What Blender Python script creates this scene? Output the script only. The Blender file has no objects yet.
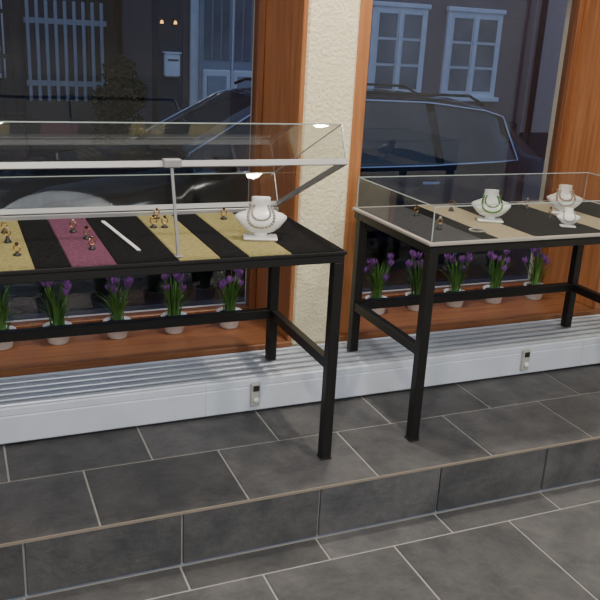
import bpy, math, random
from mathutils import Matrix, Vector
random.seed(4)
H=1.49
S=bpy.context.scene
COL=S.collection

# ---------------------------------------------------------------- materials
def mat(name, base, rough=0.5, metal=0.0, var=None, scale=8.0, bump=0.0, bscale=None, island=0.0, spec=0.5, detail=6, emit=None, es=0, ramp=(.35,.68), nrough=.5, dist=0.0):
    m=bpy.data.materials.new(name); m.use_nodes=True
    nt=m.node_tree; N=nt.nodes; L=nt.links
    p=N['Principled BSDF']
    p.inputs['Roughness'].default_value=rough
    p.inputs['Metallic'].default_value=metal
    p.inputs['Specular IOR Level'].default_value=spec
    tc=N.new('ShaderNodeTexCoord')
    col=None
    nz=N.new('ShaderNodeTexNoise'); nz.inputs['Scale'].default_value=scale; nz.inputs['Detail'].default_value=detail
    nz.inputs['Roughness'].default_value=nrough; nz.inputs['Distortion'].default_value=dist
    L.new(tc.outputs['Object'],nz.inputs['Vector'])
    cr=N.new('ShaderNodeValToRGB')
    b2=var if var else tuple(c*0.92 for c in base)
    cr.color_ramp.elements[0].position=ramp[0]; cr.color_ramp.elements[1].position=ramp[1]
    cr.color_ramp.elements[0].color=(*base,1); cr.color_ramp.elements[1].color=(*b2,1)
    L.new(nz.outputs['Fac'],cr.inputs['Fac'])
    col=cr.outputs['Color']
    if island>0:
        g=N.new('ShaderNodeNewGeometry')
        mr=N.new('ShaderNodeMapRange'); mr.inputs['To Min'].default_value=1-island; mr.inputs['To Max'].default_value=1+island
        L.new(g.outputs['Random Per Island'],mr.inputs['Value'])
        mx=N.new('ShaderNodeVectorMath'); mx.operation='SCALE'
        L.new(col,mx.inputs[0]); L.new(mr.outputs['Result'],mx.inputs['Scale'])
        col=mx.outputs['Vector']
    L.new(col,p.inputs['Base Color'])
    if bump>0:
        n2=N.new('ShaderNodeTexNoise'); n2.inputs['Scale'].default_value=bscale or scale*4; n2.inputs['Detail'].default_value=5
        L.new(tc.outputs['Object'],n2.inputs['Vector'])
        bp=N.new('ShaderNodeBump'); bp.inputs['Strength'].default_value=bump; bp.inputs['Distance'].default_value=0.01
        L.new(n2.outputs['Fac'],bp.inputs['Height']); L.new(bp.outputs['Normal'],p.inputs['Normal'])
    if emit:
        p.inputs['Emission Color'].default_value=(*emit,1); p.inputs['Emission Strength'].default_value=es
    return m

def wood(name, c1, c2, axis='Z', rough=0.4):
    m=bpy.data.materials.new(name); m.use_nodes=True
    nt=m.node_tree; N=nt.nodes; L=nt.links; p=N['Principled BSDF']
    tc=N.new('ShaderNodeTexCoord'); mp=N.new('ShaderNodeMapping')
    mp.inputs['Scale'].default_value={'Z':(30,30,1.5),'X':(1.5,30,30)}[axis]
    nz=N.new('ShaderNodeTexNoise'); nz.inputs['Scale'].default_value=1.5; nz.inputs['Detail'].default_value=5; nz.inputs['Distortion'].default_value=0.6
    cr=N.new('ShaderNodeValToRGB'); cr.color_ramp.elements[0].color=(*c1,1); cr.color_ramp.elements[1].color=(*c2,1)
    cr.color_ramp.elements[0].position=.35; cr.color_ramp.elements[1].position=.7
    L.new(tc.outputs['Object'],mp.inputs['Vector']); L.new(mp.outputs['Vector'],nz.inputs['Vector']); L.new(nz.outputs['Fac'],cr.inputs['Fac'])
    L.new(cr.outputs['Color'],p.inputs['Base Color']); p.inputs['Roughness'].default_value=rough
    return m

def glass(name, tint=(0.96,0.98,0.97), f0=0.05):
    m=bpy.data.materials.new(name); m.use_nodes=True
    nt=m.node_tree; N=nt.nodes; L=nt.links; N.remove(N['Principled BSDF'])
    out=N['Material Output']
    tr=N.new('ShaderNodeBsdfTransparent'); tr.inputs['Color'].default_value=(*tint,1)
    gl=N.new('ShaderNodeBsdfGlossy'); gl.inputs['Roughness'].default_value=0.0
    lw=N.new('ShaderNodeLayerWeight'); lw.inputs['Blend'].default_value=0.5
    pw=N.new('ShaderNodeMath'); pw.operation='POWER'; pw.inputs[1].default_value=5
    ma=N.new('ShaderNodeMath'); ma.operation='MULTIPLY_ADD'; ma.inputs[1].default_value=1-f0; ma.inputs[2].default_value=f0; ma.use_clamp=True
    mx=N.new('ShaderNodeMixShader')
    L.new(lw.outputs['Facing'],pw.inputs[0]); L.new(pw.outputs[0],ma.inputs[0]); L.new(ma.outputs[0],mx.inputs[0])
    L.new(tr.outputs[0],mx.inputs[1]); L.new(gl.outputs[0],mx.inputs[2]); L.new(mx.outputs[0],out.inputs['Surface'])
    return m

M_tile=mat('slate_tile',(0.062,0.065,0.073),0.6,var=(0.135,0.134,0.138),scale=6,bump=0.45,bscale=40,island=0.2,spec=0.35,detail=12,ramp=(.33,.70),nrough=.7,dist=.2)
M_grout=mat('grout',(0.38,0.37,0.36),0.9)
M_trim=mat('step_trim',(0.28,0.24,0.20),0.5)
M_plaster=mat('cream_plaster',(0.90,0.81,0.54),0.85,var=(0.94,0.86,0.62),scale=20,bump=0.6,bscale=70)
M_wall=mat('white_wall',(0.72,0.69,0.62),0.9,bump=0.2)
M_ceil=mat('ceiling_paint',(0.8,0.79,0.76),0.9)
M_wood=wood('oak_frame',(0.35,0.135,0.048),(0.49,0.21,0.085))
M_woodd=wood('oak_sash',(0.18,0.066,0.026),(0.28,0.11,0.042))
M_sill=wood('oak_sill',(0.22,0.085,0.037),(0.32,0.14,0.06),'X')
M_heat=mat('heater_enamel',(0.70,0.77,0.90),0.4)
M_grill=mat('heater_grill',(0.55,0.60,0.68),0.3,metal=0.25)
M_grilld=mat('heater_gap',(0.015,0.017,0.02),0.6)
M_black=mat('black_steel',(0.008,0.008,0.008),0.45)
M_cblack=mat('black_felt',(0.008,0.008,0.009),0.95,var=(0.016,0.016,0.018),scale=60,bump=0.4,bscale=300,spec=0.1)
M_cyel=mat('olive_felt',(0.27,0.235,0.095),0.95,var=(0.38,0.335,0.155),scale=80,bump=0.5,bscale=300,spec=0.15)
M_cpur=mat('mauve_felt',(0.13,0.045,0.085),0.95,var=(0.19,0.075,0.13),scale=80,bump=0.5,bscale=300,spec=0.15)
M_cgrey=mat('grey_felt',(0.045,0.045,0.052),0.95,var=(0.07,0.07,0.078),scale=80,bump=0.5,bscale=300,spec=0.15)
M_cbei=mat('khaki_felt',(0.30,0.25,0.17),0.95,var=(0.38,0.32,0.22),scale=80,bump=0.5,bscale=300,spec=0.15)
M_alu=mat('brushed_aluminium',(0.42,0.42,0.43),0.5,metal=0.6)
M_rim=mat('pale_maple_rim',(0.42,0.39,0.36),0.45)
M_glass=glass('case_glass',f0=.065)
M_wglass=glass('window_glass',(0.90,0.93,0.96),0.09)
M_edge=mat('glass_edge',(0.42,0.50,0.49),0.15)
M_white=mat('white_acrylic',(0.86,0.86,0.86),0.3)
M_pearl=mat('pearl',(0.36,0.33,0.30),0.2)
M_jade=mat('green_bead',(0.08,0.24,0.015),0.2)
M_gold=mat('gold',(0.75,0.45,0.16),0.25,metal=1)
M_gem=mat('dark_gem',(0.05,0.015,0.01),0.08)
M_silver=mat('silver',(0.85,0.85,0.85),0.2,metal=0.9)
M_pot=mat('white_ceramic',(0.88,0.93,1.0),0.3)
M_soil=mat('soil',(0.03,0.018,0.01),0.95,bump=0.8)
M_leaf=mat('leaf_green',(0.045,0.15,0.028),0.5,var=(0.10,0.25,0.055),island=0.3)
M_flow=mat('crocus_purple',(0.22,0.08,0.38),0.6,var=(0.34,0.15,0.52),island=0.3)
M_plast=mat('grey_plastic',(0.5,0.49,0.46),0.4)
M_dark=mat('dark_plastic',(0.03,0.03,0.03),0.4)
# outside
M_fac=mat('purple_grey_render',(0.165,0.125,0.155),0.9,var=(0.19,0.148,0.175),scale=2,bump=0.2)
M_plinth=mat('plinth_stone',(0.07,0.068,0.075),0.9,bump=0.3)
M_beige=mat('beige_render',(0.66,0.51,0.40),0.9,bump=0.2)
M_blueb=mat('blue_render',(0.035,0.045,0.075),0.9)
M_wfr=mat('white_window_paint',(0.95,0.95,0.93),0.5)
M_pane=mat('street_pane',(0.08,0.10,0.12),0.08,var=(0.20,0.22,0.24),scale=1.2)
M_door=mat('pale_door_paint',(0.36,0.40,0.46),0.5)
M_road=mat('wet_asphalt',(0.020,0.022,0.026),0.5,var=(0.035,0.036,0.04),scale=3,bump=0.4,bscale=60)
M_cob=mat('cobble',(0.03,0.032,0.036),0.55,var=(0.06,0.06,0.065),scale=4,bump=0.4,island=0.35)
M_car=mat('car_paint',(0.004,0.005,0.009),0.12,spec=0.35)
M_cgl=mat('car_glass',(0.03,0.035,0.04),0.04,var=(0.06,0.065,0.07),scale=1.5,spec=0.7)
M_chr=mat('chrome_trim',(0.75,0.76,0.78),0.2,metal=1)
M_tyre=mat('tyre',(0.012,0.012,0.012),0.8)
M_red=mat('tail_lamp_red',(0.35,0.02,0.015),0.15)
M_iron=mat('iron_fence',(0.012,0.014,0.018),0.6)
M_reflglow=mat('reflection_glow',(1,0.6,0.2),0.4,emit=(1,0.45,0.12),es=3)  # orange glow imitating halogens mirrored in the window glass
M_dl=mat('downlight_glow',(1,0.9,0.7),0.4,emit=(1,0.85,0.6),es=6)
M_bush=mat('hedge_leaf',(0.006,0.016,0.008),0.8,var=(0.010,0.024,0.012),island=0.4,spec=0.1)

# ---------------------------------------------------------------- builder
class B:
    def __init__(s,name): s.name=name; s.v=[]; s.f=[]; s.mi=[]; s.sm=[]; s.mats=[]; s.M=Matrix.Identity(4)
    def m(s,mt):
        if mt not in s.mats: s.mats.append(mt)
        return s.mats.index(mt)
    def add(s,vs,fs,mt,smooth=False):
        o=len(s.v); k=s.m(mt)
        s.v+= [tuple(s.M@Vector(q)) for q in vs]
        for f in fs: s.f.append(tuple(i+o for i in f)); s.mi.append(k); s.sm.append(smooth)
    def box(s,x0,x1,y0,y1,z0,z1,mt,bev=0.0):
        x0,x1=sorted((x0,x1)); y0,y1=sorted((y0,y1)); z0,z1=sorted((z0,z1))
        b=min(bev,(x1-x0)*.45,(y1-y0)*.45,(z1-z0)*.45)
        if b<=0:
            vs=[(x,y,z) for z in (z0,z1) for y in (y0,y1) for x in (x0,x1)]
            s.add(vs,[(0,2,3,1),(4,5,7,6),(0,1,5,4),(2,6,7,3),(0,4,6,2),(1,3,7,5)],mt); return
        import itertools
        vs=[];idx={}
        X=(x0,x1);Y=(y0,y1);Z=(z0,z1)
        for i,j,k in itertools.product((0,1),repeat=3):
            sx=1-2*i; sy=1-2*j; sz=1-2*k
            for a,off in enumerate(((0,sy*b,sz*b),(sx*b,0,sz*b),(sx*b,sy*b,0))):
                idx[(i,j,k,a)]=len(vs); vs.append((X[i]+off[0],Y[j]+off[1],Z[k]+off[2]))
        fs=[]
        c=Vector(((x0+x1)/2,(y0+y1)/2,(z0+z1)/2))
        def F(l):
            p=[Vector(vs[q]) for q in l]; n=(p[1]-p[0]).cross(p[2]-p[0]); ce=sum(p,Vector())/len(p)
            fs.append(tuple(l) if n.dot(ce-c)>0 else tuple(reversed(l)))
        for i in (0,1):
            F([idx[(i,0,0,0)],idx[(i,1,0,0)],idx[(i,1,1,0)],idx[(i,0,1,0)]])
            F([idx[(0,i,0,1)],idx[(1,i,0,1)],idx[(1,i,1,1)],idx[(0,i,1,1)]])
            F([idx[(0,0,i,2)],idx[(1,0,i,2)],idx[(1,1,i,2)],idx[(0,1,i,2)]])
            for j in (0,1):
                F([idx[(i,j,0,0)],idx[(i,j,1,0)],idx[(i,j,1,1)],idx[(i,j,0,1)]])
                F([idx[(i,0,j,0)],idx[(i,1,j,0)],idx[(i,1,j,2)],idx[(i,0,j,2)]])
                F([idx[(0,i,j,1)],idx[(1,i,j,1)],idx[(1,i,j,2)],idx[(0,i,j,2)]])
                for k in (0,1): F([idx[(i,j,k,0)],idx[(i,j,k,1)],idx[(i,j,k,2)]])
        s.add(vs,fs,mt)
    def lathe(s,prof,mt,seg=24,c=(0,0,0),ex=1,ey=1,smooth=True,cap=True):
        vs=[];fs=[]
        for r,z in prof:
            for i in range(seg):
                a=2*math.pi*i/seg; vs.append((c[0]+r*ex*math.cos(a),c[1]+r*ey*math.sin(a),c[2]+z))
        for j in range(len(prof)-1):
            for i in range(seg):
                k=(i+1)%seg; fs.append((j*seg+i,j*seg+k,(j+1)*seg+k,(j+1)*seg+i))
        if cap:
            fs.append(tuple(reversed(range(seg)))); fs.append(tuple((len(prof)-1)*seg+i for i in range(seg)))
        s.add(vs,fs,mt,smooth)
    def rings(s,rs,mt,seg=28,smooth=True):
        vs=[];fs=[]
        for (cx,cy,cz,rx,ry) in rs:
            for i in range(seg):
                a=2*math.pi*i/seg; vs.append((cx+rx*math.cos(a),cy+ry*math.sin(a),cz))
        for j in range(len(rs)-1):
            for i in range(seg):
                k=(i+1)%seg; fs.append((j*seg+i,j*seg+k,(j+1)*seg+k,(j+1)*seg+i))
        fs.append(tuple(reversed(range(seg)))); fs.append(tuple((len(rs)-1)*seg+i for i in range(seg)))
        s.add(vs,fs,mt,smooth)
    def tube(s,pts,r,mt,seg=8,closed=False,flat=None):
        pts=[Vector(p) for p in pts]; n=len(pts); vs=[];fs=[]
        for i,p in enumerate(pts):
            if closed: t=(pts[(i+1)%n]-pts[i-1])
            else: t=pts[min(i+1,n-1)]-pts[max(i-1,0)]
            t.normalize(); up=Vector((0,0,1)) if abs(t.z)<.9 else Vector((0,1,0))
            a=t.cross(up).normalized(); b=a.cross(t).normalized()
            rr=r[i] if isinstance(r,(list,tuple)) else r
            for k in range(seg):
                th=2*math.pi*(k+.5)/seg
                vs.append(tuple(p+a*rr*math.cos(th)*(flat or 1)+b*rr*math.sin(th)))
        m=n if closed else n-1
        for j in range(m):
            j2=(j+1)%n
            for k in range(seg):
                k2=(k+1)%seg; fs.append((j*seg+k,j2*seg+k,j2*seg+k2,j*seg+k2))
        if not closed: fs.append(tuple(range(seg))); fs.append(tuple((n-1)*seg+k for k in reversed(range(seg))))
        s.add(vs,fs,mt,seg>4)
    def ball(s,c,r,mt,seg=10,rg=6,sc=(1,1,1)):
        vs=[(c[0],c[1],c[2]-r*sc[2])];fs=[]
        for j in range(1,rg):
            ph=math.pi*j/rg
            for i in range(seg):
                a=2*math.pi*i/seg; vs.append((c[0]+r*sc[0]*math.sin(ph)*math.cos(a),c[1]+r*sc[1]*math.sin(ph)*math.sin(a),c[2]-r*sc[2]*math.cos(ph)))
        vs.append((c[0],c[1],c[2]+r*sc[2])); T=len(vs)-1
        for i in range(seg):
            k=(i+1)%seg; fs.append((0,1+k,1+i)); fs.append((T,1+(rg-2)*seg+i,1+(rg-2)*seg+k))
            for j in range(rg-2): fs.append((1+j*seg+i,1+j*seg+k,1+(j+1)*seg+k,1+(j+1)*seg+i))
        s.add(vs,fs,mt,True)
    def quad(s,pts,mt): s.add(pts,[tuple(range(len(pts)))],mt)
    def done(s,parent=None,origin=None):
        me=bpy.data.meshes.new(s.name)
        o=Vector(origin) if origin else Vector((0,0,0))
        me.from_pydata([tuple(Vector(v)-o) for v in s.v],[],s.f)
        for mt in s.mats: me.materials.append(mt)
        me.polygons.foreach_set('material_index',s.mi); me.polygons.foreach_set('use_smooth',s.sm); me.update()
        ob=bpy.data.objects.new(s.name,me); COL.objects.link(ob); ob.location=o
        if parent: ob.parent=parent
        return ob

# ---------------------------------------------------------------- room
XL,XR=-1.7,3.75
YB=-2.6
ST=1.4865*H; RI=-0.2035
TW=0.33*H
def tiles(b,rows,z,g=0.0035):
    for (y0,y1,off) in rows:
        k=math.floor((XL-off)/TW)
        while off+k*TW<XR:
            a=max(off+k*TW,XL); c=min(off+(k+1)*TW,XR); k+=1
            if c-a<0.02: continue
            b.box(a+g,c-g,y0+g,y1-g,z-0.01,z,M_tile,bev=0.002)
b=B('floor_platform')
b.box(XL,XR,ST+0.01,3.125,RI,-0.003,M_grout)
r=0.2425*H
tiles(b,[(ST,ST+r,0.225*H),(ST+r,ST+2*r,0.39*H),(ST+2*r,3.125,0.225*H)],0)
x=0.07*H-10*TW
while x<XR:
    a=max(x,XL); c=min(x+TW,XR)
    if c-a>0.02: b.box(a+.0035,c-.0035,ST,ST+0.012,RI+.004,-0.008,M_tile,bev=.002)
    x+=TW
b.done()
b=B('floor')
b.box(XL,XR,YB,ST+0.01,RI-0.1,RI-0.003,M_grout)
y=1.40*H; rows=[(y,ST,0.395*H)]; i=0
while y>YB:
    rows.append((max(y-r*1.35,YB),y,(0.56 if i%2==0 else 0.395)*H)); y-=r*1.35; i+=1
tiles(b,rows,RI); b.done()
b=B('trim_1'); b.box(XL,XR,ST-0.002,ST+0.0035,-0.008,0.001,M_trim); b.done()

SZ=0.12*H; YG=2.40*H; YF=2.10*H; YO=3.78
PX0,PX1=0.898*H,1.055*H; W2=2.065*H
b=B('wall_front')
b.box(XL,XR,YF,YO,-0.45,SZ-0.03,M_wall)
b.box(XL,XR,YF,YO,2.3,2.65,M_wall)
b.box(XL,-1.3,YF,YO,SZ-.03,2.3,M_plaster)
b.box(W2+0.08,XR,YF,YO,SZ-.03,2.3,M_plaster)
b.done()
b=B('wall_pillar'); b.box(PX0,PX1,YF-0.004,YO,SZ-0.0299,2.2999,M_plaster,bev=0.012); b.done()
b=B('wall_left'); b.box(XL-.15,XL,YB,YO,-.4,2.65,M_wall); b.done()
b=B('wall_right'); b.box(XR,XR+.15,YB,YO,-.4,2.65,M_wall); b.done()
b=B('wall_back'); b.box(XL-.15,XR+.15,YB-.15,YB,-.4,2.65,M_wall); b.done()
b=B('ceiling'); b.box(XL-.15,XR+.15,YB-.15,YO,2.65,2.8,M_ceil); b.done()

def window(name,x0,x1,lf,rf):
    b=B(name)
    b.box(x0,x1,YF-0.015,YG+0.02,SZ-0.03,SZ,M_sill,bev=.006)
    b.box(x0,x0+lf,YF+0.01,YG+0.06,SZ,2.3,M_wood,bev=.004)
    b.box(x1-rf,x1,YF-0.01,YG+0.06,SZ,2.3,M_wood,bev=.004)
    b.box(x0+lf,x1-rf,YF+0.01,YG+0.06,2.24,2.3,M_wood)
    a,c=x0+lf,x1-rf
    w=0.045
    b.box(a,a+w,YG-.03,YG+.04,SZ,2.24,M_woodd,bev=.004)
    b.box(c-w*.7,c,YG-.03,YG+.04,SZ,2.24,M_woodd,bev=.004)
    b.box(a+w,c-w*.7,YG-.02,YG+.04,SZ,SZ+.022,M_woodd,bev=.004)
    b.box(a+w,c-w*.7,YG-.03,YG+.04,2.18,2.24,M_woodd,bev=.004)
    b.quad([(a+w,YG,SZ+.022),(c-w*.7,YG,SZ+.022),(c-w*.7,YG,2.18),(a+w,YG,2.18)],M_wglass)
    b.done()
window('window_1',-1.3,PX0,0.05,0.02)
window('window_2',PX1,W2+0.08,0.06,0.08)

# ---------------------------------------------------------------- radiator
b=B('trench_heater')
hy0=1.893*H; hy1=YF-0.018; hz=0.158
b.box(XL+.02,XR-.02,hy0,hy1,0.012,hz-.034,M_heat,bev=.006)
b.box(XL+.02,XR-.02,hy0,hy0+0.016,hz-.036,hz-.002,M_heat,bev=.005)
b.box(XL+.02,XR-.02,hy1-0.014,hy1,hz-.036,hz-.002,M_heat,bev=.004)
b.box(XL+.025,XR-.025,hy0+.016,hy1-.014,hz-.0345,hz-.030,M_grilld)
n=5
for i in range(n):
    yy=hy0+.044+i*(hy1-hy0-.088)/(n-1)
    pts=[];rad=[];x=XL+.03;k=0
    while x<XR-.03:
        pts.append((x,yy,hz-.0125)); rad.append(.0145 if k%2 else .0128); x+=.006; k+=1
    b.tube(pts,rad,M_grill,seg=10)
x=XL+0.35
while x<XR-.1:
    b.box(x,x+.03,hy0+.05,hy1-.05,0,0.014,M_plast)
    b.box(x+.3,x+.3018,hy0-.0008,hy0+.001,.016,hz-.008,M_plast)
    x+=0.95
b.done()
for X in (0.709*H,1.613*H):
    b=B('heater_thermostat')
    b.box(X-.02,X+.02,hy0-.018,hy0-.0002,.04,.142,M_plast,bev=.004)
    b.box(X-.013,X+.013,hy0-.020,hy0-.017,.108,.132,M_dark)
    b.M=Matrix.Translation((X,hy0-.018,.072))@Matrix.Rotation(math.pi/2,4,'X')
    b.lathe([(.012,0),(.012,.008),(.009,.011)],M_pot,seg=16)
    b.done()

# ---------------------------------------------------------------- tables
TZ=0.538*H
def table(x0,x1,y0,y1,stripes,rimmat,edge):
    b=B('display_table')
    w=.038; zt=TZ-.045; zb=hz+.004
    for X in (x0,x1-w):
        b.box(X,X+w,y0,y0+w,0.008,zt,M_black,bev=.002)
        b.box(X-.002,X+w+.002,y0-.002,y0+w+.002,0.0,0.008,M_dark)
        b.box(X,X+w,y1-w-.02,y1-.02,zb,zt,M_black,bev=.002)
        zs=.25*H
        b.box(X+.003,X+w-.003,y0+w,y1-w-.02,zs-w/2,zs+w/2,M_black,bev=.002)
    b.box(x0+w,x1-w,y1-w-.018,y1-.022,.25*H-w/2,.25*H+w/2,M_black,bev=.002)
    for (a,c,d,e) in ((x0,x1,y0,y0+w),(x0,x1,y1-w,y1),(x0,x0+w,y0+w,y1-w),(x1-w,x1,y0+w,y1-w)):
        b.box(a,c,d,e,zt,zt+.028,M_black,bev=.002)
    b.box(x0-.005,x1+.005,y0-.005,y1+.005,zt+.028,TZ-.004,M_black,bev=.002)
    ins=edge
    for (s0,s1,mt) in stripes:
        b.box(s0*H,s1*H,y0-.003+ins,y1-ins,TZ-.006,TZ,mt,bev=.003)
    if rimmat:
        e=edge+.002
        b.box(x0-.008,x1+.008,y0-.008,y0+e,TZ-.012,TZ,rimmat,bev=.002)
        b.box(x0-.008,x1+.008,y1-e,y1+.008,TZ-.012,TZ,rimmat,bev=.002)
        b.box(x0-.008,x0+e,y0+e,y1-e,TZ-.012,TZ,rimmat,bev=.002)
        b.box(x1-e,x1+.008,y0+e,y1-e,TZ-.012,TZ,rimmat,bev=.002)
    else:
        b.box(x0,x1,y1-.012,y1+.012,TZ-.004,TZ+.016,M_alu,bev=.002)
    return b.done()
ly0,ly1=1.60*H,2.03*H; lx0,lx1=-0.01*H,0.808*H
table(lx0,lx1,ly0,ly1,[(-.008,.04,M_cblack),(.04,.13,M_cyel),(.13,.20,M_cblack),(.20,.29,M_cpur),(.29,.42,M_cblack),(.42,.51,M_cyel),(.51,.575,M_cblack),(.575,.675,M_cyel),(.675,.806,M_cblack)],None,0.0)
rx0,rx1=1.045*H,1.875*H; ry0,ry1=1.617*H,2.03*H
table(rx0,rx1,ry0,ry1,[(1.05,1.20,M_cgrey),(1.20,1.25,M_cblack),(1.25,1.36,M_cbei),(1.36,1.60,M_cblack),(1.60,1.71,M_cbei),(1.71,1.87,M_cblack)],M_rim,.008)

def glassbox(name,x0,x1,depth,h,hinge,ang,rim=True,strut=False):
    b=B(name)
    c,s_=math.cos(ang),math.sin(ang)
    def P(x,u,w): return (x,hinge[0]-u*c+w*s_, hinge[1]+u*s_+w*c)
    q=lambda *p: b.quad([P(*a) for a in p],M_glass)
    q((x0,depth,0),(x1,depth,0),(x1,depth,h),(x0,depth,h))
    q((x0,0,0),(x0,0,h),(x1,0,h),(x1,0,0))
    q((x0,depth,h),(x1,depth,h),(x1,0,h),(x0,0,h))
    q((x0,0,0),(x0,depth,0),(x0,depth,h),(x0,0,h))
    q((x1,0,0),(x1,0,h),(x1,depth,h),(x1,depth,0))
    r=.0024
    E=[((x0,depth,h),(x1,depth,h)),((x0,0,h),(x1,0,h)),((x0,0,h),(x0,depth,h)),((x1,0,h),(x1,depth,h))]
    for X in (x0,x1):
        for u in (0,depth): E.append(((X,u,0),(X,u,h)))
    for a,d in E: b.tube([P(*a),P(*d)],r,M_edge,seg=4)
    if rim:
        R=Matrix(((1,0,0,0),(0,c,s_,hinge[0]),(0,-s_,c,hinge[1]),(0,0,0,1)))
        b.M=R
        t=.016
        b.box(x0-.004,x1+.004,-depth-.004,-depth+.006,-.004,t,M_alu,bev=.001)
        b.box(x0-.004,x1+.004,-.006,.004,-.004,t,M_alu,bev=.001)
        b.box(x0-.004,x0+.006,-depth,0,-.004,t,M_alu,bev=.001)
        b.box(x1-.006,x1+.004,-depth,0,-.004,t,M_alu,bev=.001)
        b.M=Matrix.Identity(4)
    if strut:
        X=.41*H; top=P(X,depth,0); bot=(X+.02,ly0+.03,TZ+.001)
        b.tube([bot,(top[0],top[1]+.002,top[2]+.005)],.006,M_alu,seg=4,flat=1.0)
        b.box(X-.028,X+.028,top[1]-.016,top[1]+.012,top[2]-.004,top[2]+.022,M_alu,bev=.003)
        b.box(bot[0]-.012,bot[0]+.012,bot[1]-.012,bot[1]+.012,TZ+.0005,TZ+.006,M_alu,bev=.002)
        for hx in (x0+.12,x1-.12):
            b.tube([(hx-.03,hinge[0]+.004,hinge[1]-.004),(hx+.03,hinge[0]+.004,hinge[1]-.004)],.005,M_alu)
    return b.done()
glassbox('glass_display_case',lx0+.004,lx1,.44*H,.09*H,(ly1,TZ+.022),math.radians(23.8),True,True)
glassbox('glass_display_case',rx0+.006,rx1-.006,ry1-ry0-.012,.085*H,(ry1-.006,TZ+.0035),0,False,False)

# ---------------------------------------------------------------- jewellery
def bust(x,y,rot,sc,bead,z=TZ+.0005,strands=2):
    b=B('necklace_bust')
    b.M=Matrix.Translation((x,y,z))@Matrix.Rotation(rot,4,'Z')@Matrix.Scale(sc,4)
    b.box(-.056,.056,-.034,.036,0,.010,M_white,bev=.004)
    b.rings([(0,.006,.009,.022,.014),(0,.006,.026,.024,.016)],M_white,seg=16)
    b.M=b.M@Matrix.Translation((0,.004,.020))@Matrix.Rotation(math.radians(-14),4,'X')
    # torso: rounded lower chest, broad shoulders, slim upright neck with a bevelled top
    prof=[(0,-.002,.0,.030,.016),(0,-.006,.006,.046,.024),(0,-.009,.018,.062,.031),(0,-.008,.034,.076,.034),(0,-.004,.048,.086,.034),(0,.000,.057,.085,.032),(0,.004,.065,.072,.029),(0,.007,.072,.052,.027),(0,.009,.080,.039,.026),(0,.011,.092,.033,.026),(0,.012,.108,.031,.025),(0,.012,.116,.032,.025),(0,.012,.119,.029,.022)]
    b.rings(prof,M_white,seg=40)
    def at(zz):
        for p,q in zip(prof,prof[1:]):
            if p[2]<=zz<=q[2]:
                t=(zz-p[2])/(q[2]-p[2]); return [p[i]+(q[i]-p[i])*t for i in range(5)]
        return prof[5]
    # necklaces hang round the neck and drape in a U over the chest
    S_=[(.016,.060,.0052,bead),(.040,.042,.0042,bead)][:strands]
    for zf,hw,br,mt in S_:
        zn=.088; path=[]
        for i in range(200):
            t=i/199; a=-math.pi+math.pi*t           # front half: left -> right
            xx=hw*math.cos(a)*(1 if True else 0)
            dz=(-math.sin(a))**.75
            zz=zn-(zn-zf)*dz
            # narrow toward the neck at the ends
            xx=xx*(.55+.45*dz) if hw*.55<.036 else xx*(.60+.40*dz)
            p=at(zz); k=min(.995,abs(xx)/(p[3]+.001))
            yy=p[1]-p[4]*math.sqrt(1-k*k)-br*.6
            path.append(Vector((xx,yy,zz)))
        x1,z1=path[-1].x,path[-1].z; p=at(zn)
        for i in range(1,60):
            a=math.pi*i/60; path.append(Vector((p[3]*1.08*math.cos(a),p[1]+(p[4]+br*.5)*math.sin(a),zn+.004)))
        last=None
        for q in path:
            if last is None or (q-last).length>=br*1.85:
                b.ball(tuple(q),br,mt,seg=7,rg=5); last=q
    b.done()
bust(.650*H,1.735*H,math.radians(-18),1.06,M_pearl)
bust(1.345*H,1.80*H,math.radians(-28),.93,M_jade)
bust(1.640*H,1.85*H,math.radians(-32),.90,M_pearl)
bust(1.53*H,1.70*H,math.radians(-30),.55,M_pearl,strands=1)

def ring(x,y,z=TZ+.0005):
    b=B('ring_on_stand')
    b.M=Matrix.Translation((x*H,y*H,z))@Matrix.Rotation(random.uniform(-.8,.5),4,'Z')@Matrix.Scale(random.uniform(.95,1.15),4)
    h=random.uniform(.010,.022)
    b.lathe([(.012,0),(.0125,.003),(.006,h*.6),(.0045,h)],M_dark,seg=14)
    R_=random.uniform(.0095,.012)
    b.tube([(R_*math.cos(t),0,h+.005+R_+R_*math.sin(t)-.004) for t in [2*math.pi*i/18 for i in range(18)]],.0022,M_gold,seg=6,closed=True)
    b.ball((0,0,h+2*R_+.005),random.uniform(.0045,.0065),random.choice([M_gem,M_pearl,M_gem]),seg=8,rg=6)
    b.done()
for p in ((.093,1.90),(.094,1.81),(.105,1.70),(.066,1.86),(.064,1.76),(.262,1.81),(.259,1.72),(.242,1.88),(.462,1.985),(.432,1.89),(.458,1.885),(.628,1.95),
          (1.17,1.90),(1.145,1.74),(1.31,1.94),(1.57,1.93),(1.44,1.91),(1.72,1.93),(1.78,1.74),(1.55,1.80)):
    ring(*p)
b=B('silver_bracelet')
p0=Vector((.324*H,1.965*H,TZ)); p1=Vector((.352*H,1.68*H,TZ)); d=(p1-p0); L=d.length; ang=math.atan2(d.y,d.x)
b.M=Matrix.Translation(p0+Vector((0,0,.0006)))@Matrix.Rotation(ang,4,'Z')
b.box(0,L,-.0075,.0075,0,.004,M_silver,bev=.0015)
n=36
for i in range(n): b.box(L*(i+.12)/n,L*(i+.88)/n,-.0065,.0065,.004,.006,M_white,bev=.001)
b.box(-.008,.004,-.004,.004,0,.005,M_silver,bev=.001); b.box(L-.004,L+.008,-.004,.004,0,.005,M_silver,bev=.001)
b.done()
b=B('pearl_bracelet')
for i in range(22):
    a=2*math.pi*i/22; b.ball((1.235*H+.03*math.cos(a),1.70*H+.026*math.sin(a),TZ+.005),.0042,M_pearl,seg=7,rg=5)
b.done()

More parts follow.
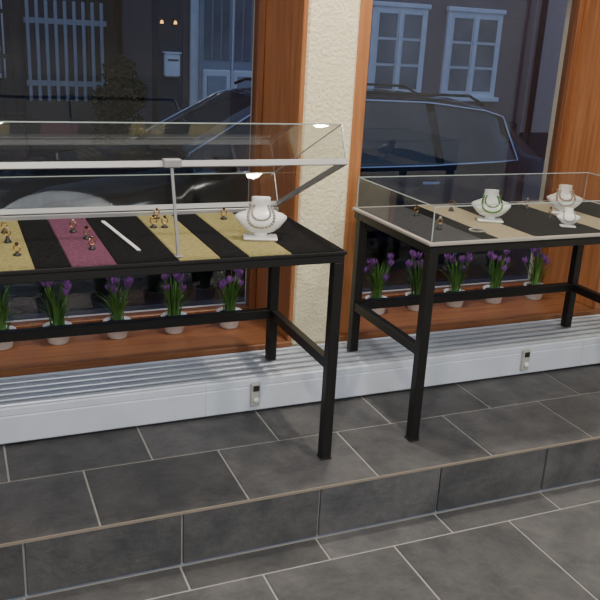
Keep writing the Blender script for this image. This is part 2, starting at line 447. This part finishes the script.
# ---------------------------------------------------------------- plants
def plant(x,y):
    b=B('potted_crocus'); z=SZ+.0005
    b.M=Matrix.Translation((x,y,z))
    b.lathe([(.040,0),(.043,.004),(.055,.062),(.060,.068),(.061,.076),(.057,.076),(.053,.066),(.05,.062)],M_pot,seg=24)
    b.lathe([(.0,.060),(.053,.064)],M_soil,seg=20,cap=False)
    for i in range(46):
        a=random.uniform(0,2*math.pi); r0=random.uniform(.0,.03); L=random.uniform(.12,.24); le=random.uniform(.01,.085)
        w=random.uniform(.003,.005); d=Vector((math.cos(a),math.sin(a),0)); s=Vector((-d.y,d.x,0))
        vs=[];fs=[]
        for k in range(6):
            t=k/5; c=d*(r0+le*t*t)+Vector((0,0,.061+L*t-(.05*t**3 if le>.05 else 0)))
            ww=w*(1-t**2.5)+.0004
            vs+= [tuple(c-s*ww),tuple(c+d*ww*.5),tuple(c+s*ww)]
        for k in range(5):
            for j in (0,1): fs.append((k*3+j,k*3+j+1,k*3+j+4,k*3+j+3))
        b.add(vs,fs,M_leaf,True)
    for i in range(8):
        a=random.uniform(0,2*math.pi); r0=random.uniform(0,.02); L=random.uniform(.12,.215); le=random.uniform(.01,.06)
        d=Vector((math.cos(a),math.sin(a),0))
        top=d*(r0+le)+Vector((0,0,.061+L))
        b.tube([tuple(d*r0+Vector((0,0,.061))),tuple(d*(r0+le*.4)+Vector((0,0,.061+L*.55))),tuple(top)],.002,M_leaf,seg=6)
        for k in range(6):
            an=k*math.pi/3+a; pd=Vector((math.cos(an),math.sin(an),0)); ps=Vector((-pd.y,pd.x,0))
            hh=.036 if k%2==0 else .030; op=.010 if k%2==0 else .015; vs=[];fs=[]
            for j in range(5):
                t=j/4
                c=top+pd*(.002+op*math.sin(t*2.0))+Vector((0,0,hh*t))
                ww=.0060*math.sin(.25+t*2.6)+.0008
                vs+=[tuple(c-ps*ww),tuple(c+pd*.0015),tuple(c+ps*ww)]
            for j in range(4):
                for q in (0,1): fs.append((j*3+q,j*3+q+1,j*3+q+4,j*3+q+3))
            b.add(vs,fs,M_flow,True)
        b.ball(tuple(top),.004,M_flow,seg=7,rg=5)
    b.done()
PY=2.265*H
for xx in (.085,.238,.408,.580,.755):
    plant((xx)*H,PY)
for xx in (1.145,1.275,1.43,1.585,1.75,1.93):
    plant(xx*H,PY)

# ---------------------------------------------------------------- outside
GZ=-0.40; GB=GZ+.091
b=B('street'); b.box(-12,26,5.2,9.6,GZ-.2,GZ,M_road); b.done()
b=B('pavement')
b.box(-12,26,9.6,30,GZ-.2,GZ+.09,M_plinth)
b.done()
b=B('cobble_pavement')
b.box(-12,26,YO+.002,5.05,GZ-.2,GZ+.07,M_iron)
y=YO+.01; k=0
while y<4.95:
    x=-2.5+(k%2)*.06
    while x<7:
        b.box(x+.006,x+.114,y+.006,y+.094,GZ+.06,GZ+.085+random.uniform(0,.006),M_cob,bev=.012); x+=.12
    y+=.1; k+=1
b.box(-12,26,5.05,5.195,GZ-.2,GZ+.09,M_plinth,bev=.02)
b.done()

FY=11.5
b=B('street_house')
b.box(2.98,8.84,FY,FY+6,GB,9,M_fac)
b.box(2.98,8.85,FY-.06,FY,GB,.25,M_plinth)
b.box(2.98,8.85,FY-.10,FY,3.2,3.35,M_fac)
b.box(3.15,4.35,FY-.05,FY+.01,.3,2.75,M_wfr)
b.box(3.27,4.23,FY-.08,FY-.04,.32,2.25,M_door)
for X0,X1 in ((3.32,3.73),(3.77,4.18)):
    b.box(X0,X1,FY-.10,FY-.07,.40,.95,M_wfr,bev=.02)
    b.box(X0+.06,X1-.06,FY-.115,FY-.09,.48,.87,M_door,bev=.02)
    for i in range(3):
        xa=X0+.02+i*.13; b.box(xa,xa+.10,FY-.095,FY-.075,1.08,2.1,M_pane)
b.box(3.74,3.76,FY-.11,FY-.07,.32,2.25,M_wfr)
b.box(3.27,4.23,FY-.08,FY-.05,2.33,2.68,M_pane)
for i in range(4): b.box(3.0,4.5,FY-.35-.28*(3-i),FY-.05,GB+.155*i,GB+.155*(i+1),M_plinth)
for X0,X1 in ((5.98,6.90),(7.31,8.30)):
    z0,z1=.66,1.95
    b.box(X0-.02,X1+.02,FY-.05,FY+.01,z0,z1,M_wfr)
    b.box(X0-.08,X1+.08,FY-.12,FY,z0-.07,z0,M_wfr,bev=.01)
    b.box(X0-.05,X1+.05,FY-.09,FY,z1,z1+.07,M_wfr,bev=.01)
    m=(X0+X1)/2
    for a,c in ((X0+.07,m-.04),(m+.04,X1-.07)):
        hh=(z1-z0-.14)/3
        for k in range(3):
            za=z0+.07+k*hh
            b.box(a+.015,c-.015,FY-.062,FY-.045,za+.02,za+hh-.02,M_pane)
        b.box(a,a+.015,FY-.075,FY-.05,z0+.05,z1-.05,M_wfr); b.box(c-.015,c,FY-.075,FY-.05,z0+.05,z1-.05,M_wfr)
    b.box(m-.03,m+.03,FY-.085,FY-.05,z0+.03,z1-.03,M_wfr)
for X0 in (3.2,4.8,6.2,7.5):
    b.box(X0,X0+.95,FY-.05,FY+.01,4.2,5.6,M_wfr)
    b.box(X0+.08,X0+.44,FY-.06,FY-.045,4.28,5.52,M_pane); b.box(X0+.51,X0+.87,FY-.06,FY-.045,4.28,5.52,M_pane)
b.done()
b=B('corner_building')
b.box(8.87,20,FY-.15,FY+8,GB,9,M_beige)
b.box(8.86,20,FY-.25,FY-.15,GB,.1,M_plinth)
b.tube([(8.98,FY-.22,GB),(8.98,FY-.22,8.5)],.05,M_plinth)
for X0 in (10.6,12.5,14.4):
    b.box(X0,X0+1,FY-.2,FY-.14,.6,2.1,M_wfr); b.box(X0+.08,X0+.46,FY-.22,FY-.19,.68,2.02,M_pane); b.box(X0+.54,X0+.92,FY-.22,FY-.19,.68,2.02,M_pane)
b.done()
b=B('garden_house')
b.box(-12,2.9,15.5,22,GB,9,M_blueb)
for X0 in (-4.5,-2.6,-.9,.1):
    b.box(X0,X0+.85,15.42,15.51,.5,2.4,M_wfr); 
    for i in range(2):
        for k in range(4): b.box(X0+.07+i*.38,X0+.40+i*.38,15.40,15.43,.58+k*.45,.96+k*.45,M_pane)
b.box(2.3,2.89,15.40,15.51,GB,2.6,M_iron); b.box(2.36,2.84,15.37,15.41,GB,2.5,M_dark,bev=.02)
b.done()
b=B('white_picket_gate')
x=1.0
while x<2.05:
    b.box(x,x+.045,FY+.2,FY+.23,.45,1.75,M_door,bev=.01); x+=.12
b.box(.98,2.05,FY+.23,FY+.26,.65,.72,M_door); b.box(.98,2.05,FY+.23,FY+.26,1.45,1.52,M_door)
for X in (1.0,2.0): b.box(X-.05,X+.05,FY+.26,FY+.34,GB,1.8,M_iron)
b.box(.95,2.08,FY+.18,FY+.34,GB,.45,M_plinth)
b.done()
b=B('iron_fence')
b.box(-9,.9,FY-.05,FY+.15,GB,.15,M_plinth)
x=-9
while x<.9:
    b.box(x,x+.03,FY+.03,FY+.06,.15,1.7,M_iron); x+=.14
for z in (.25,1.0,1.55): b.box(-9,.9,FY+.02,FY+.07,z,z+.05,M_iron)
b.done()
b=B('gate_pillar')
b.box(2.58,2.93,FY-.5,FY-.15,GB,2.6,M_blueb,bev=.02); b.box(2.53,2.97,FY-.55,FY-.1,2.6,2.7,M_plinth,bev=.02); b.done()
b=B('mailbox')
b.box(2.66,2.86,FY-.62,FY-.501,.86,1.16,M_wfr,bev=.02); b.box(2.69,2.83,FY-.628,FY-.618,1.07,1.09,M_dark); b.box(2.65,2.87,FY-.63,FY-.501,1.16,1.18,M_wfr); b.done()
for X in (2.62,2.80):
    b=B('halogen_reflection')  # glowing pair added outside as stand-in for reflections of indoor halogens
    b.box(X-.02,X+.02,FY-.54,FY-.501,1.52,1.60,M_dark); b.tube([(X,FY-.53,1.58),(X,FY-.58,1.60),(X,FY-.58,1.57)],.006,M_dark)
    b.lathe([(.012,.04),(.024,0)],M_reflglow,seg=12,c=(X,FY-.58,1.53)); b.done()
b=B('hedge_bush')
for (cx,cy,cz,R_) in ((2.1,FY-.5,.15,.30),(2.0,FY-.45,.5,.26),(2.2,FY-.5,.62,.22),(2.08,FY-.5,.9,.20),(1.9,FY-.5,.0,.2)):
    for i in range(520):
        v=Vector((random.gauss(0,1),random.gauss(0,1),random.gauss(0,1))).normalized()*R_*random.uniform(.7,1.1)
        c=Vector((cx,cy,cz))+v
        d=Vector((random.uniform(-1,1),random.uniform(-1,1),random.uniform(-1,1))).normalized()*.045
        e=d.cross(Vector((random.uniform(-1,1),random.uniform(-1,1),random.uniform(-1,1)))).normalized()*.022
        b.add([tuple(c-d),tuple(c+e),tuple(c+d),tuple(c-e)],[(0,1,2,3)],M_bush)
b.tube([(2.08,FY-.5,GB),(2.08,FY-.5,.6)],.05,M_iron)
b.done()

def car(x0,yc,z0):
    b=B('estate_car')
    b.M=Matrix.Translation((x0,yc,z0))
    st=[(0.00,.62,.58,.60,.60,.50,.62),(.08,.76,.66,.74,.70,.60,.72),(.35,.85,.76,.82,.81,.66,.84),(.85,.89,.84,.86,.89,.68,.93),(1.25,.90,.90,.86,.94,.70,.98),
        (1.35,.90,.905,.86,1.02,.69,1.06),(1.95,.90,.92,.86,1.36,.60,1.41),(2.05,.90,.92,.86,1.385,.60,1.435),(2.50,.90,.93,.86,1.42,.60,1.47),(2.58,.90,.93,.86,1.423,.60,1.475),
        (3.35,.90,.94,.86,1.41,.60,1.465),(3.43,.90,.945,.86,1.405,.60,1.46),(3.95,.89,.96,.85,1.35,.58,1.41),(4.15,.88,.97,.84,1.30,.57,1.36),(4.45,.86,.97,.80,1.04,.62,1.08),(4.60,.80,.84,.76,.88,.62,.90),(4.66,.70,.62,.66,.64,.56,.66)]
    def sec(q):
        s,w,zb,wb,zr,wr,zc=q
        low=.24
        h=[(wb*.0,low),(w*.93,low),(w*.99,min(.42,zb-.12)),(w,min(.62,zb-.06)),(wb,zb),(wr,zr),(wr*.55,zr+(zc-zr)*.75),(0,zc)]
        return [(s,-y,z) for y,z in h]+[(s,y,z) for y,z in reversed(h[1:-1])]
    n=14; V=[]
    for q in st: V+=sec(q)
    o={'p':[], 'g':[]}
    for j in range(len(st)-1):
        s=st[j][0]; s2=st[j+1][0]
        for i in range(n):
            k=(i+1)%n; f=(j*n+i,(j+1)*n+i,(j+1)*n+k,j*n+k)
            g=False
            side= i in (4,9)
            roof= i in (5,6,7,8)
            if side and s>=1.35 and s2<=4.15 and not (abs(s-2.50)<.01 or abs(s-3.35)<.01 or abs(s-1.95)<.01): g=True
            if roof and (abs(s-1.35)<.01 or abs(s-4.15)<.01): g=True
            o['g' if g else 'p'].append(f)
    o['p'].append(tuple(range(n))); o['p'].append(tuple((len(st)-1)*n+i for i in reversed(range(n))))
    b.add(V,o['p'],M_car,True); b.add(V,o['g'],M_cgl,True)
    for sg in (-1,1):
        top=[(q[0],sg*(q[5]+.006),q[4]+.004) for q in st if 1.35<=q[0]<=4.15]
        bot=[(q[0],sg*(q[3]+.006),q[2]+.004) for q in st if 1.35<=q[0]<=4.15]
        b.tube(top+bot[::-1],.009,M_chr,seg=6,closed=True)
        b.tube([(2.1,sg*.56,1.45),(2.2,sg*.56,1.49),(3.8,sg*.55,1.47),(3.95,sg*.55,1.40)],.012,M_car,seg=6)
        b.tube([(.7,sg*.905,.52),(4.0,sg*.905,.55)],.014,M_car,seg=6)
        for s_ in (2.3,3.2): b.box(s_,s_+.16,sg*.895,sg*.925,.80,.825,M_chr,bev=.005)
        b.box(1.45,1.62,sg*.90,sg*1.04,.93,1.05,M_car,bev=.03)
        b.box(4.40,4.63,sg*.70,sg*.825,.66,.88,M_red,bev=.03)
        b.box(.03,.20,sg*.45,sg*.76,.52,.66,M_pane,bev=.03)
        for s_ in (.82,3.62):
            Mo=b.M
            b.M=Mo@Matrix.Translation((s_,sg*.80,.316))@Matrix.Rotation(math.pi/2*sg,4,'X')
            b.lathe([(.22,-.11),(.29,-.115),(.315,-.08),(.315,.08),(.29,.115),(.22,.11)],M_tyre,seg=32)
            b.lathe([(.21,-.118),(.215,-.11),(.215,-.05)],M_chr,seg=32,cap=False)
            b.lathe([(.215,-.1),(.19,-.09)],M_chr,seg=32,cap=False)
            for k in range(7):
                a=2*math.pi*k/7
                b.tube([(.03*math.cos(a),.03*math.sin(a),-.112),(.2*math.cos(a),.2*math.sin(a),-.10)],[.03,.018],M_chr,seg=6)
            b.lathe([(.05,-.12),(.05,-.10)],M_chr,seg=16)
            b.M=Mo
    b.box(-.03,.1,-.7,.7,.3,.45,M_car,bev=.03); b.box(4.58,4.72,-.72,.72,.38,.56,M_car,bev=.04)
    b.box(-.01,.03,-.35,.35,.5,.62,M_chr,bev=.01)
    b.done()
car(.22,6.42,GZ)

# ---------------------------------------------------------------- lights
def area(name,loc,e,size,col,rot=(0,0,0)):
    l=bpy.data.lights.new(name,'AREA'); l.shape='DISK'; l.size=size; l.energy=e; l.color=col
    o=bpy.data.objects.new(name,l); COL.objects.link(o); o.location=loc; o.rotation_euler=rot
warm=(1,.90,.76)
for i,(x,y,e) in enumerate(((-.15,2.75,10),(1.42,2.7,26),(2.95,2.75,11),(0.2,.9,28),(2.1,.9,28))):
    b=B('ceiling_downlight'); b.lathe([(.09,0),(.09,-.02),(.07,-.02),(.065,-.005)],M_pot,seg=24,c=(x,y,2.65)); b.lathe([(.06,-.0045),(.06,-.006)],M_dl,seg=20,c=(x,y,2.65)); b.done()
    area('downlight',(x,y,2.62),e,.13,warm)
area('fill_light',(0.9,-1.3,2.5),105,1.6,(.93,.96,1),(math.radians(42),0,0))  # unseen soft fill added behind the camera to brighten the shop
W=bpy.data.worlds.new('dusk'); S.world=W; W.use_nodes=True
bg=W.node_tree.nodes['Background']; bg.inputs['Color'].default_value=(.28,.42,.80,1); bg.inputs['Strength'].default_value=.62

# ---------------------------------------------------------------- camera
cd=bpy.data.cameras.new('camera'); cd.sensor_width=36; cd.lens=808/600*36; cd.clip_start=.05
co=bpy.data.objects.new('camera',cd); COL.objects.link(co)
R=Vector((.9214,-.3855,.0510)); U=Vector((.0759,.3069,.9486)); Bk=Vector((-.3810,-.8701,.3122))
R.normalize(); Bk=(Bk-R*Bk.dot(R)).normalized(); U=Bk.cross(R)
m=Matrix((R,U,Bk)).transposed().to_4x4(); m.translation=Vector((0,0,H)); co.matrix_world=m
S.camera=co
